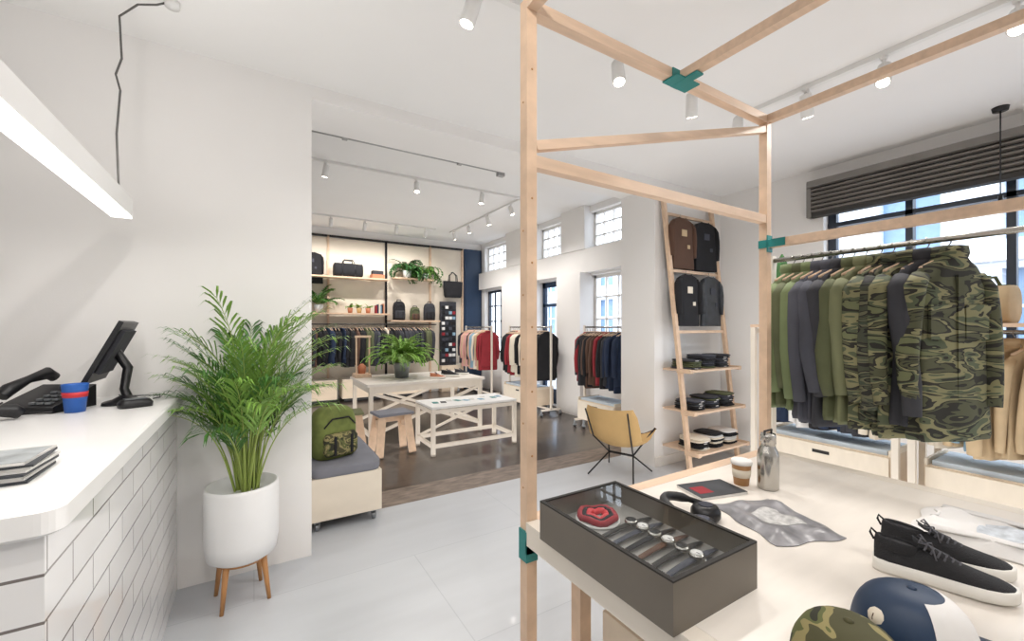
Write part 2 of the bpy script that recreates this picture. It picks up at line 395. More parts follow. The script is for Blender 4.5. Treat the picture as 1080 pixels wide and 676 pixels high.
# ------------------------------------------------------------------ plants
def frond(mb, base, az, L, rise, droop, lm, sm, nl=16, ll=.16, lw=.011, ymax=None, z_start=.2, fwd=.75, sag=.35, thick=1, late=1.6):
    pts = []; p = Vector(base); el = rise; N = 14
    for i in range(N+1):
        pts.append(p.copy()); p = p+Vector((math.cos(az)*math.cos(el), math.sin(az)*math.cos(el), math.sin(el)))*(L/N)
        if late > 2: el -= droop/N*3*(i/N)**2
        else: el -= droop/N*(.2+late*i/N)
    cl = (lambda q: Vector((q.x, min(q.y, ymax), q.z))) if ymax else (lambda q: q)
    mb.tube([cl(q) for q in pts], [thick*.006*(1-.75*i/N)*(L/.8) for i in range(N+1)], sm, 5)
    side = Vector((-math.sin(az), math.cos(az), 0))
    for i in range(nl):
        t = z_start+(1-z_start)*(i+.5)/nl; k = t*N; a = int(min(k, N-1)); q = pts[a].lerp(pts[a+1], k-a)
        d = (pts[a+1]-pts[a]).normalized(); tt = (i+.5)/nl
        length = ll*(math.sin(math.pi*(.2+.72*tt))**.6)*random.uniform(.8, 1.15)
        for s in (-1, 1):
            dr = (d*(fwd+.5*tt)*random.uniform(.8, 1.2)+side*s*1.0+Vector((0, 0, .2+random.uniform(-.1, .15)))).normalized()
            nrm = dr.cross(Vector((0, 0, 1))).normalized()
            q1 = q+dr*length*.45; q2 = q+dr*length-Vector((0, 0, length*sag)); w = nrm*lw
            mb.add([cl(x) for x in (q, q1-w+Vector((0, 0, -.002)), q2, q1+w)], [(0, 1, 2), (0, 2, 3)], lm)
def areca(mb, base, az, L, rise, droop, lm, nl, ll, lw, ymax, rs):
    N = 16; pts = []; p = Vector(base); el = rise
    for i in range(N+1):
        pts.append(p.copy()); p = p+Vector((math.cos(az)*math.cos(el), math.sin(az)*math.cos(el), math.sin(el)))*(L/N)
        el -= droop/N*2.2*(i/N)**1.2
    cl = lambda q: Vector((q.x, min(q.y, ymax), q.z))
    mb.tube([cl(q) for q in pts], [.0055*(1-.8*i/N) for i in range(N+1)], stem_m, 5)
    side = Vector((-math.sin(az), math.cos(az), 0)); z0 = .42
    for i in range(nl):
        t = z0+(1-z0)*(i+.5)/nl; k = t*N; a = int(min(k, N-1)); q = pts[a].lerp(pts[a+1], k-a)
        d = (pts[a+1]-pts[a]).normalized(); tt = (i+.5)/nl; upn = side.cross(d).normalized()
        if upn.z < 0: upn = -upn
        ln = ll*(math.sin(math.pi*(.25+.62*tt))**.5)
        for s in (-1, 1):
            sp = rs.uniform(.55, .95); le = ln*rs.uniform(.75, 1.15)
            dr = (d*(1.0+.9*tt)+side*s*sp+upn*rs.uniform(.15, .45)).normalized()
            wv = dr.cross(upn).normalized()*lw
            P0 = q; P1 = q+dr*le*.35; P2 = q+dr*le*.72-Vector((0, 0, le*.10)); P3 = q+dr*le*.98-Vector((0, 0, le*rs.uniform(.28, .5)))
            mb.add([cl(x) for x in (P0, P1-wv, P1+wv, P2-wv*.8, P2+wv*.8, P3)], [(0, 1, 2), (1, 3, 4, 2), (3, 5, 4)], lm, True)
px, py = -.055, 2.78
m = MB()
pz = .235
m.lathe((px, py, pz), [(.135, 0), (.165, .02), (.178, .1), (.178, .38), (.174, .4), (.165, .4), (.16, .36)], potw, 36)
m.lathe((px, py, pz+.34), [(.162, 0), (.162, .012)], soil)
for a in (45, 135, 225, 315):
    c, s = math.cos(R(a+10)), math.sin(R(a+10))
    m.tube([(px+c*.12, py+s*.12, pz+.012), (px+c*.155, py+s*.155, 0)], [.017, .010], legwood, 10)
m.lathe((px, py, pz-.012), [(.13, 0), (.13, .014)], legwood)
rp = random.Random(21)
NF = 54
for i in range(NF):
    az = 2*math.pi*(i*.618 % 1)+rp.uniform(-.2, .2); u = i/NF
    ri = 1.55-.28*u*rp.uniform(.6, 1.2); L = 1.18-.52*u+rp.uniform(-.07, .07); dr = rp.uniform(.8, 1.5)+.5*u
    if math.sin(az) > .2: L *= .9
    if math.cos(az) < -.4: L *= .84
    areca(m, (px+.02+.06*math.cos(az)*rp.random(), py+.06*math.sin(az)*rp.random(), pz+.35), az, L, ri, dr, leafB if rp.random() < .4 else leafA, 18, .20, .0054, 3.035, rp)
m.build('potted_palm')

# ------------------------------------------------------------------ bench + backpack
m = MB(); X0, X1, Y0, Y1 = .345, .85, 3.33, 4.28
m.bx(X0, X1, Y0, Y1, .085, .395, plyl); m.bx(X0+.02, X1-.02, Y0+.02, Y1-.02, .08, .085, black)
m.loft([sring((X1-X0)/2, (Y1-Y0)/2, .396, 40, 9, (X0+X1)/2, (Y0+Y1)/2), sring((X1-X0)/2+.008, (Y1-Y0)/2+.008, .42, 40, 9, (X0+X1)/2, (Y0+Y1)/2),
        sring((X1-X0)/2+.006, (Y1-Y0)/2+.006, .46, 40, 9, (X0+X1)/2, (Y0+Y1)/2), sring((X1-X0)/2-.03, (Y1-Y0)/2-.03, .475, 40, 8, (X0+X1)/2, (Y0+Y1)/2)], greycush)
for x in (X0+.05, X1-.05):
    for y in (Y0+.06, Y1-.06):
        m.cyl((x-.014, y, .03), (x+.014, y, .03), .03, greym, 14); m.bx(x-.02, x+.02, y-.01, y+.01, .03, .085, greym)
m.build('rolling_bench', bevel=.004)

def backpack(name, x, y, z, w, d, h, yaw, m1, m2, m3):
    m = MB(); m.T = TR(x, y, z, yaw)
    rings = []
    for t, k in ((0, .86), (.04, .97), (.3, 1), (.7, .97), (.88, .85), (.96, .62), (1, .3)):
        rings.append(sring(w/2*k, d/2*k, h*t, 24, 3.4))
    m.loft(rings, m1)
    m.loft([sring(w*.36, d*.16, h*.08, 20, 3, 0, -d*.5), sring(w*.4, d*.2, h*.14, 20, 3, 0, -d*.5), sring(w*.4, d*.2, h*.42, 20, 3, 0, -d*.5), sring(w*.34, d*.12, h*.5, 20, 3, 0, -d*.5)], m2)
    m.tube([(-w*.38, -d*.46, h*.62), (-w*.2, -d*.5, h*.78), (w*.2, -d*.5, h*.78), (w*.38, -d*.46, h*.62)], .006, m3, 6)
    m.tube([(-.05, 0, h*.97), (-.04, 0, h*1.07), (.04, 0, h*1.07), (.05, 0, h*.97)], .009, m3, 8)
    for s in (-1, 1):
        m.tube([(s*w*.2, d*.42, h*.9), (s*w*.27, d*.66, h*.7), (s*w*.3, d*.64, h*.35), (s*w*.36, d*.42, h*.1)], .02, m3, 8, .4)
        m.bx(s*w*.2-.01, s*w*.2+.01, -d*.72, -d*.69, h*.1, h*.46, m3)
    m.build(name)
backpack('camping_backpack', .54, 3.62, .477, .34, .23, .40, .35, M('moss_fabric', '#6f7a3e', .85, var=.35, vscale=12), woodl, blackf)

# ------------------------------------------------------------------ wooden display frame + table
m = MB(); P = .038; X1p, X2p, Yp = .735, 2.114, 1.10; YB = -1.2
for x, y in ((X1p, Yp), (X2p, Yp), (X1p, YB), (X2p, YB)): m.bx(x-P/2, x+P/2, y-P/2, y+P/2, 0, 2.52, birch)
for y in (Yp, YB):
    m.bx(X1p+P/2, X2p-P/2, y-P/2, y+P/2, 2.482, 2.52, birch_x); m.bx(X1p+P/2, X2p-P/2, y-P/2+.002, y+P/2-.002, 2.0, 2.038, birch_x)
for x in (X1p, X2p, 1.46): m.bx(x-P/2, x+P/2, YB+P/2, Yp-P/2, 2.484, 2.518, birch_x)
m.bx(X2p-P/2+.001, X2p+P/2-.001, YB+P/2, Yp-P/2, 1.88, 1.918, birch_x)
m.beam((X1p+.02, Yp-.002, 2.07), (X2p-.02, Yp-.002, 2.45), P*.8, P*.8, birch_x)
def plate(x0, x1, y0, y1, z0, z1): m.bx(x0, x1, y0, y1, z0, z1, teal)
plate(X1p-.024, X1p-.019, Yp-.02, Yp+.02, .775, .87); plate(X1p-.024, X1p+.045, Yp-.024, Yp-.019, .80, .845); plate(X1p-.024, X1p+.019, Yp-.024, Yp-.019, .775, .87)
plate(X2p-.024, X2p+.02, Yp-.024, Yp-.019, 1.86, 1.94); plate(X2p-.024, X2p-.019, Yp-.1, Yp+.02, 1.88, 1.918)
plate(1.46-.07, 1.46+.07, Yp-.05, Yp+.02, 2.475, 2.481); plate(1.46-.02, 1.46+.02, Yp-.1, Yp+.02, 2.474, 2.481); plate(1.46-.06, 1.46+.06, Yp-.024, Yp-.019, 2.48, 2.52)
for z in (1.0, 1.2, 1.4, 1.6, 1.8, 2.2):
    m.cyl((X1p-.0195, Yp, z), (X1p-.021, Yp, z), .0035, legwood, 8); m.cyl((X1p, Yp-.0195, z+.1), (X1p, Yp-.021, z+.1), .0035, legwood, 8)
m.build('timber_display_frame', bevel=.002)

TT = .90; m = MB(); tx0, tx1, ty0, ty1 = .712, 2.16, -1.24, 1.128
m.bx(tx0+.045, X2p-.02, ty0+.06, Yp-.026, TT-.02, TT, tabletop_m)
m.bx(X1p+.0215, X2p-.0195, Yp-.025, ty1, .83, TT, birch_x); m.bx(tx0, X1p+.021, ty0, Yp-.0195, .83, TT, whitewood)
m.bx(X2p-.019, tx1, ty0, Yp-.02, .83, TT, whitewood)
m.bx(tx0+.06, X2p-.02, ty0, ty0+.06, .83, TT, whitewood)
m.bx(tx0+.05, tx1-.05, Yp-.07, Yp-.03, .79, TT-.021, plyl)
for y in (-1.0, .0, .92):
    m.bx(tx0+.05, tx1-.05, y, y+.04, .79, .879, birch_x)
    for x in (tx0+.08, tx1-.12): m.bx(x, x+.04, y, y+.04, 0, .8, birch)
m.build('display_table')
m = MB(); q0, q1, r0, r1 = .84, 1.55, .2, .88
m.bx(q0, q0+.015, r0, r1, .12, .70, ply); m.bx(q1, q1+.015, r0, r1, .12, .70, ply); m.bx(q0+.015, q1, r1-.015, r1, .12, .70, ply); m.bx(q0+.015, q1, r0, r0+.015, .12, .70, ply); m.bx(q0, q1, r0, r1, .1, .12, ply)
m.bx(q0+.02, q1-.01, r0+.02, r1-.02, .12, .5, dgrey)
for x in (q0+.05, q1-.05):
    for y in (r0+.06, r1-.06): m.cyl((x-.015, y, .035), (x+.015, y, .035), .035, greym, 14); m.bx(x-.02, x+.02, y-.01, y+.01, .035, .1, greym)
m.build('storage_crate')

# display case with watches
m = MB(); a0, a1, b0, b1 = .69, .985, .53, .975; z0, z1 = TT+.0005, TT+.105; th = .007
m.bx(a0, a1, b0, b1, z0, z0+.012, bronze); m.bx(a0+th, a1-th, b0+th, b1-th, z0+.0121, z0+.05, lining)
for q in ((a0, a0+th, b0, b1), (a1-th, a1, b0, b1), (a0+th, a1-th, b0, b0+th), (a0+th, a1-th, b1-th, b1)): m.bx(*q, z0+.0121, z1, bronze)
for q in ((a0, a0+.010, b0, b1), (a1-.010, a1, b0, b1), (a0+.010, a1-.010, b0, b0+.010), (a0+.010, a1-.010, b1-.010, b1)): m.bx(*q, z1, z1+.004, foam)
m.add([(a0+.01, b0+.01, z1+.002), (a1-.01, b0+.01, z1+.002), (a1-.01, b1-.01, z1+.002), (a0+.01, b1-.01, z1+.002)], [(0, 1, 2, 3)], cglass)
cz = z0+.0505
watch_straps = (foam, slate, blackf, brown, foam, slate, blackf)
for i in range(7):
    y = .812-.040*i
    m.tube([(.715, y-.012, cz+.004), (.76, y-.008, cz+.008), (.81, y-.003, cz+.010), (.86, y, cz+.012), (.895, y, cz+.012), (.93, y+.003, cz+.010), (.965, y+.006, cz+.005)], [.006, .008, .0085, .010, .010, .008, .006], watch_straps[i], 8, .3)
    m.lathe((.88, y, cz+.012), [(.0165, 0), (.018, .006), (.0165, .010), (.0145, .0115)], steel, 20); m.lathe((.88, y, cz+.0236), [(.0135, 0), (.0135, .001)], white_f if i % 2 else black, 20)
    m.bx(.878, .8795, y-.009, y, cz+.0247, cz+.0252, foam)
    m.tube([(.752, y-.011, cz+.014), (.752, y+.002, cz+.014), (.762, y+.002, cz+.014), (.762, y-.011, cz+.014)], .0016, steel, 5)
for k, (rr, mt) in enumerate(((.05, red), (.038, blackf), (.026, redp))):
    pts = [(.835+rr*math.cos(t*math.pi/10), .895+rr*math.sin(t*math.pi/10), cz+.014+.004*math.sin(t*1.3)) for t in range(21)]
    m.tube(pts, .009, mt, 8)
m.lathe((.835, .895, cz+.001), [(.062, 0), (.062, .004)], white_f)
m.build('watch_display_case')

# table-top objects
m = MB(); m.lathe((1.631, .838, TT), [(.032, 0), (.036, .006), (.036, .125), (.033, .14), (.024, .158), (.022, .168), (.026, .17), (.026, .195), (.024, .205)], steel)
m.tube([(1.61, .838, TT+.185), (1.607, .838, TT+.216), (1.655, .838, TT+.216), (1.652, .838, TT+.185)], .004, black, 6); m.build('steel_water_bottle')
m = MB(); m.lathe((1.59, .915, TT), [(.026, 0), (.034, .078), (.035, .08)], tan); m.lathe((1.59, .915, TT), [(.0365, .078), (.0375, .086), (.033, .094), (.03, .092)], white_f); m.lathe((1.59, .915, TT), [(.0305, .03), (.0333, .06)], cream); m.build('coffee_cup')
m = MB(); m.T = TR(1.15, .80, TT, .5)
for s in (-1, 1):
    m.lathe((s*.055, -.02, 0), [(.036, 0), (.044, .010), (.044, .026), (.036, .040), (.02, .044)], black, 24)
    m.lathe((s*.055, -.02, .044), [(.022, 0), (.020, .002)], slate, 20)
pts = [(.078*math.cos(t)*1.05, -.02+.115*math.sin(t), .03+.030*math.sin(t)) for t in [math.pi*i/14 for i in range(15)]]
m.tube(pts, [.008]*3+[.013]*9+[.008]*3, black, 8, 1.2)
m.build('headphones')
def sheet(name, cx_, cy_, w, d, yaw, mat, amp=.006, h=.012, mat2=None, seed=1, nx=16, ny=16, sleeves=False):
    m = MB(); m.T = TR(cx_, cy_, TT+.0005, yaw); top = []; rs = random.Random(seed); ph = [rs.uniform(0, 6) for _ in range(4)]
    for i in range(ny+1):
        for j in range(nx+1):
            x = (j/nx-.5)*w; y = (i/ny-.5)*d
            e = min(j, nx-j, i, ny-i); z = h*min(1, e/2+.15)+amp*(math.sin(x*60+ph[0]+y*20)*.5+math.sin(y*70+ph[1]-x*30)*.5)*min(1, e/2)
            x += .006*math.sin(y*50+ph[2]); y += .006*math.sin(x*45+ph[3]); top.append((x, y, max(z, .002)))
    f = [(i*(nx+1)+j, i*(nx+1)+j+1, (i+1)*(nx+1)+j+1, (i+1)*(nx+1)+j) for i in range(ny) for j in range(nx)]
    m.add(top, f, mat, True)
    rim = [j for j in range(nx+1)]+[i*(nx+1)+nx for i in range(1, ny+1)]+[ny*(nx+1)+j for j in range(nx-1, -1, -1)]+[i*(nx+1) for i in range(ny-1, 0, -1)]
    low = [(top[k][0], top[k][1], .0005) for k in rim]; n = len(rim)
    m.add([top[k] for k in rim]+low, [(k, n+k, n+(k+1) % n, (k+1) % n) for k in range(n)]+[tuple(range(2*n-1, n-1, -1))], mat, True)
    if mat2:
        i0, i1, j0, j1 = int(ny*.3), int(ny*.65), int(nx*.3), int(nx*.7)
        V = [(top[i*(nx+1)+j][0], top[i*(nx+1)+j][1], top[i*(nx+1)+j][2]+.0012) for i in range(i0, i1+1) for j in range(j0, j1+1)]; q = j1-j0+1
        m.add(V, [(i*q+j, i*q+j+1, (i+1)*q+j+1, (i+1)*q+j) for i in range(i1-i0) for j in range(q-1)], mat2, True)
    if sleeves:
        m.tube([(-w*.12, d*.40, h+.004), (-w*.05, d*.37, h+.006), (w*.05, d*.37, h+.006), (w*.12, d*.40, h+.004)], .004, mat, 8)
        for s in (-1, 1): m.tube([(s*w*.40, d*.38, h-.002), (s*w*.34, d*.10, h+.003), (s*w*.32, -d*.12, h+.001)], [.018, .020, .014], mat, 10, .25)
    return m.build(name)
sheet('bagged_tshirt', 1.375, .69, .23, .28, -.35, M('grey_tee', '#8a898d', .3, var=.35, vscale=22), .008, .016, M('tee_label', '#bdbcba', .5, var=.4, vscale=60))
sheet('folded_white_shirt', 1.78, .28, .28, .36, .1, white_f, .009, .030, M('faded_print', '#cdd3da', .8, var=.35, vscale=40), 3, sleeves=True)
m = MB(); m.T = TR(1.43, .93, TT+.0005, -.25); m.bx(-.1, .1, -.06, .07, 0, .008, paper); m.bx(-.1, .1, -.06, .07, .0081, .0095, papd); m.bx(-.08, -.02, -.03, .03, .0096, .0099, red); m.build('picture_book')

def shoe(name, hx, hy, tx, ty, z, um, so):
    d = Vector((tx-hx, ty-hy, 0)); L = d.length; yaw = math.atan2(d.y, d.x); m = MB(); m.T = TR(hx, hy, z+.0005, yaw)
    k = L/.27
    prof = [(0, .014), (.02, .024), (.08, .031), (.2, .033), (.4, .034), (.6, .041), (.75, .045), (.87, .041), (.95, .03), (.985, .018), (1, .008)]
    def outline(g, zz, toe=0): 
        P_ = [(s*L, w*k) for s, w in prof]
        return [(x, w*g, zz*k+toe*k*(x/L)**5) for x, w in P_]+[(x, -w*g, zz*k+toe*k*(x/L)**5) for x, w in reversed(P_)]
    m.loft([outline(.94, 0, .010), outline(1.10, .007, .008), outline(1.12, .022, .006), outline(1.05, .033, .004), outline(.9, .034, .004)], so)
    H = [(.01, .06, .85), (.04, .076, .95), (.12, .078, 1.0), (.25, .072, 1.0), (.36, .080, 1.0), (.45, .084, 1.0), (.54, .077, 1.0), (.66, .064, 1.0), (.78, .055, 1.0), (.88, .049, 1.0), (.95, .042, 1.0), (.985, .036, .9)]
    def wid(s):
        for a, b in zip(prof, prof[1:]):
            if a[0] <= s <= b[0]: return (a[1]+(b[1]-a[1])*(s-a[0])/(b[0]-a[0]))*k
        return prof[-1][1]*k
    rings = []
    for s, h, g in H:
        w = wid(s)*g; hh = h*k; b0_ = .030*k
        rings.append([(s*L, w*math.copysign(abs(math.cos(t))**.75, math.cos(t))*(1-.32*(math.sin(t))**3), b0_+(hh-b0_)*math.sin(t)) for t in [math.pi*i/14 for i in range(15)]])
    m.loft(rings, um, caps=False, closed=False); m.add(rings[0], [tuple(range(15))], um, True); m.add(rings[-1], [tuple(reversed(range(15)))], um, True)
    def col(a, bb, z0_, tilt, c=.19): 
        return [(c*L+a*L*math.cos(t), bb*k*math.sin(t), z0_*k-tilt*k*math.cos(t)) for t in [2*math.pi*j/20 for j in range(20)]]
    m.loft([col(.18, .028, .06, 0), col(.178, .027, .076, .004), col(.168, .025, .087, .006), col(.152, .021, .089, .006), col(.14, .018, .080, .004)], um, caps=False)
    m.add(col(.142, .0185, .081, .004), [tuple(range(20))], black)
    m.loft([[(x*L, y*k, zz*k) for x, y, zz in ((a, -.016, b-.006), (a, -.008, b), (a, .008, b), (a, .016, b-.006))] for a, b in ((.30, .108), (.35, .098), (.44, .089), (.56, .078))], um, caps=False, closed=False)
    for i in range(6):
        s = .38+.045*i; hh = (.0965-.0055*i)*k; w = .021*k
        m.tube([(s*L, -w, hh-.012*k), (s*L+.006, -w*.3, hh), (s*L-.004, w*.3, hh), (s*L, w, hh-.012*k)], .0028*k, lace, 6)
    for s in (-1, 1):
        m.tube([(.40*L, 0, .098*k), (.36*L, s*.012*k, .112*k), (.34*L, s*.024*k, .102*k), (.39*L, s*.012*k, .098*k)], .0022*k, lace, 6)
        m.tube([(.40*L, 0, .098*k), (.44*L, s*.022*k, .092*k), (.46*L, s*.034*k, .07*k)], .002*k, lace, 6)
    m.tube([(.01*L, 0, .075*k), (-.02*L, 0, .092*k), (-.012*L, 0, .104*k), (.035*L, 0, .092*k)], .003*k, um, 6)
    return m.build(name)
shoe('black_sneaker', 1.33, .43, 1.405, .20, TT, shoeb, sole); shoe('black_sneaker', 1.44, .45, 1.53, .225, TT, shoeb, sole)

def cap(name, x, y, z, yaw, m1, mf, mb_, r=.092, h=.12, badge=None):
    m = MB(); m.T = TR(x, y, z+.0005, yaw); n = 36; rings = []
    for i in range(12):
        t = math.pi/2*i/11*.985; rr = math.cos(t)**.62*r; zz = .004+h*math.sin(t)
        rings.append([(rr*math.cos(2*math.pi*j/n)*1.06*(1-.014*(j % 6 == 0)), rr*math.sin(2*math.pi*j/n)*(1-.014*(j % 6 == 0)), zz) for j in range(n)])
    m.loft(rings, m1)
    if mf is not m1:
        fr = [[(p[0]*1.012, p[1]*1.012, p[2]+.0005) for p in (ring[-9:]+ring[:8])] for ring in rings[:10]]
        m.loft(fr, mf, caps=False, closed=False)
    m.sph((0, 0, h+.004), (.008, .008, .005), mb_, 10, 5)
    if badge:
        a = R(badge); t = math.pi/2*.42; rr = math.cos(t)**.62*r
        m.sph((rr*math.cos(a)*.94, rr*math.sin(a)*.90, h*math.sin(t)-.005), (.018, .018, .018), cream, 14, 7); m.sph((rr*math.cos(a)*.99, rr*math.sin(a)*.95, h*math.sin(t)-.004), (.014, .014, .014), brown, 12, 7)
    nb = 14; rin, rout = [], []
    for i in range(nb+1):
        a = R(-66+132*i/nb); c, s = math.cos(a), math.sin(a)
        rin.append((r*1.02*c, r*.97*s, .008)); ex = .075*max(0, math.cos(a*1.3))**.5
        rout.append((r*1.0*c+ex, r*.99*s, .006))
    up = lambda L_, dz: [(p[0], p[1], p[2]+dz+.016*math.cos(p[1]/r*1.4)) for p in L_]
    m.loft([up(rin, -.002), up(rout, -.010), up(rout, -.014), up(rin, -.007)], mb_, caps=False, closed=False)
    return m.build(name)
cap('camo_baseball_cap', .872, .315, TT, R(215), woodl, woodl, woodl, r=.086, h=.09)
cap('navy_baseball_cap', 1.065, .285, TT, R(-52), navyp, white_f, navyp, r=.088, h=.10, badge=-150)

# ------------------------------------------------------------------ garments
def jacket(m, x, y, zr, yaw, mat, ln=.72, w=.22, th=.06, n=24, detail=True, seed=0, hook=True):
    rs = random.Random(seed); base = TR(x, y, zr-.075, yaw); m.T = base; ph = rs.uniform(0, 6)
    prof = [(-.0, .055, .045), (-.02, .08, .045), (-.04, .13, th*.8), (-.065, w*.88, th*.85), (-.12, w, th), (-.3, w*.96, th*1.05), (-.5, w*.98, th*1.15), (-ln+.02, w*1.03, th*1.25), (-ln, w*1.0, th*1.2)]
    rings = [sring(a, b, z, n, 2.5, 0, 0, .02+.09*min(1, -z/ln) if i > 3 else 0, 6, ph+z*2) for i, (z, a, b) in enumerate(prof)]
    m.loft(rings, mat)
    for s in (-1, 1):
        o = rs.uniform(-.02, .02); q = rs.uniform(-.015, .02); sl = rs.uniform(.58, .65); f = min(1, th/.05)
        m.tube([(s*w*.8, 0, -.08), (s*w*1.02, 0, -.13), (s*(w*1.08), -.012+o, -.26), (s*(w*1.10+q), -.02+o, -.4), (s*(w*1.08+q), -.03+o*1.5, -.52), (s*(w*1.04+q*.5), -.035+o*1.5, -sl)],
               [.045*f, .056*f+.004, .054*f+.004, .05*f+.003, .045*f+.002, .04*f+.002], mat, 12 if detail else 7, .85)
    if detail:
        m.loft([sring(.062, .045, -.012, 16), sring(.07, .05, .01, 16), sring(.065, .048, .04, 16), sring(.055, .04, .036, 16)], mat, caps=False)
        m.bx(-.014, .014, -th*1.28, -th*1.0, -ln+.02, -.08, mat); m.bx(-.014, .014, th*1.0, th*1.28, -ln+.02, -.08, mat)
        for s in (-1, 1):
            m.bx(s*w*.5-.055, s*w*.5+.055, -th*1.18, -th*.9, -.34, -.2, mat); m.bx(s*w*.5-.06, s*w*.5+.06, -th*1.26, -th*1.0, -.235, -.2, mat)
        m.bx(-.03, .03, .042, .046, -.02, .015, white_f)
    if hook:
        m.tube([(-w*.8, 0, -.05), (0, 0, .01), (w*.8, 0, -.05)], .008, birch, 6)
        m.tube([(0, 0, .01), (0, 0, .045), (0.014, 0, .06), (.012, 0, .083), (-.004, 0, .088), (-.016, 0, .075)], .0028, steel, 6)
    m.T = Matrix.Identity(4)

def clothes_row(name, p0, p1, zr, n, mats, ln=.7, skew=.0, w=.2, th=.035, detail=False, lj=.05, seed=5, tj=.0):
    rs = random.Random(seed); m = MB(); d = Vector((p1[0]-p0[0], p1[1]-p0[1])); base = math.atan2(d.y, d.x)-math.pi/2; last = None
    for i in range(n):
        t = (i+.5+rs.uniform(-.25, .25))/n
        mt = rs.choice(mats) if (last is None or rs.random() > .35) else last; last = mt
        jacket(m, p0[0]+d.x*t, p0[1]+d.y*t, zr, base+skew+rs.uniform(-.14, .14), mt, ln+rs.uniform(-lj, lj), w*rs.uniform(.85, 1.08), th*rs.uniform(.8, 1.4), 24 if detail else 14, detail, seed=seed*100+i)
    return m.build(name)

def rack(name, p0, p1, z, post=.03, foot=.2, wood=whitewood):
    m = MB(); d = Vector((p1[0]-p0[0], p1[1]-p0[1], 0)).normalized(); s = Vector((-d.y, d.x, 0))
    A = Vector((*p0, 0)); B = Vector((*p1, 0))
    for q in (A, B):
        for sg in (-1, 1):
            f = q+s*sg*foot
            m.cyl(f+d*.012+Vector((0, 0, .03)), f-d*.012+Vector((0, 0, .03)), .03, greym, 12); m.beam(f+Vector((0, 0, .03)), f+Vector((0, 0, .1)), .02, .02, greym)
        m.beam(q+Vector((0, 0, .1)), q+Vector((0, 0, z+.03)), post, post, wood)
        m.beam(q-s*foot+Vector((0, 0, .1)), q+s*foot+Vector((0, 0, .1)), post, post, wood)
    m.tube([A+Vector((0, 0, z)), B+Vector((0, 0, z))], .0125, steel, 12)
    m.beam(A+Vector((0, 0, .1)), B+Vector((0, 0, .1)), post*.9, post*.9, wood)
    return m.build(name)

# front jackets on rail
RX, RZ = 2.44, 1.865
m = MB()
for y in (1.24, -.6):
    m.bx(RX-.02, RX+.02, y-.02, y+.02, 0.0, 1.89, whitewood); m.bx(RX-.2, RX+.2, y-.02, y+.02, 0, .04, whitewood)
m.tube([(RX, 1.24, RZ), (RX, -.6, RZ)], .0125, steel, 14)
m.build('garment_rail')
e = empty('hanging_jackets', (RX, .85, 1.1))
seq = [(green, .70, -6, .18, 0), (olive, .69, -8, .18, .044), (green, .70, -9, .18, .086), (slate, .74, -11, .185, .13), (slate, .75, -12, .185, .172), (dgrey, .76, -13, .185, .214), (olive, .72, -13, .18, .262), (sage, .73, -14, .18, .308), (tiger, .74, -12, .18, .364), (tigerd, .70, -13, .172, .408), (tiger, .76, -20, .18, .472), (dgrey, .70, -18, .165, .520), (tiger, .75, -24, .168, .585)]
for i, (mt, ln, yw, ww, oy) in enumerate(seq):
    m = MB(); y = 1.125-oy
    jacket(m, RX, y, RZ, R(yw)+random.uniform(-.03, .03), mt, ln, ww, .032 if i < 8 else .036, 30, True, seed=i+11)
    m.build('jacket_%d' % (i+1), parent=e)

# window-side rack with shelf, drawers
m = MB(); bx0, bx1 = 3.5, 4.05; zs = 1.5
for y in (1.92, 1.02, .94, -.2, -1.4):
    for x in (bx0+.02, bx1-.02): m.bx(x-.018, x+.018, y-.018, y+.018, .0, zs, whitewood)
for y in (1.92, 1.02, .94, -.2, -1.4): m.bx(bx0+.038, bx1-.038, y-.017, y+.017, zs-.05, zs-.012, whitewood)
m.bx(bx0, bx1, -1.42, 1.94, zs, zs+.022, birch_x); m.tube([((bx0+bx1)/2, -1.4, zs-.03), ((bx0+bx1)/2, 1.92, zs-.03)], .0125, steel, 12)
m.build('clothing_shelf_rack')
def drawers(name, x0, x1, y0, y1, z0, z1, n, face=-1):
    m = MB(); m.bx(x0, x1, y0, y1, z0, z1, ply)
    h = (z1-z0)/n
    for i in range(n):
        m.bx(x0-.014, x0-.001, y0+.008, y1-.008, z0+i*h+.008, z0+(i+1)*h-.008, plyl)
        ym = (y0+y1)/2; zz = z0+(i+1)*h-.06
        m.bx(x0-.0155, x0-.0142, ym-.055, ym+.055, zz-.012, zz+.012, foam)
    for x in (x0+.06, x1-.06):
        for y in (y0+.06, y1-.06): m.cyl((x-.012, y, .03), (x+.012, y, .03), .03, greym, 12); m.bx(x-.015, x+.015, y-.01, y+.01, .03, z0, greym)
    m.bx(x0, x1, y0, y0+.015, z1, z1+.04, plyl); m.bx(x0, x1, y1-.015, y1, z1, z1+.04, plyl)
    m.bx(x0+.03, x1-.03, y0+.03, y1-.03, z1, z1+.03, pblue)
    return m.build(name, bevel=.002)
drawers('drawer_unit', 3.58, 4.0, 1.06, 1.86, .07, .64, 2); drawers('drawer_unit', 3.58, 4.0, -.15, .9, .07, .64, 2); drawers('drawer_unit', 3.58, 4.0, -1.36, -.24, .07, .64, 2)
clothes_row('hanging_clothes', (3.775, 1.84), (3.775, 1.06), zs-.03, 13, [white_f, blackf, cream, dgrey, navy], .64, -.2, .19, .03, lj=.03)
clothes_row('hanging_clothes', (3.775, .9), (3.775, -.1), zs-.03, 16, [lblue, beige, cream, beige, sage, beige], .64, -.3, .19, .028, detail=True, lj=.03, seed=9)
m = MB(); c = (3.72, 1.80, zs+.022)
m.lathe(c, [(.045, 0), (.06, .11), (.068, .112), (.068, .135), (.058, .135), (.056, .12)], terra); m.lathe((c[0], c[1], c[2]+.118), [(.056, 0), (.056, .004)], soil)
rings = []
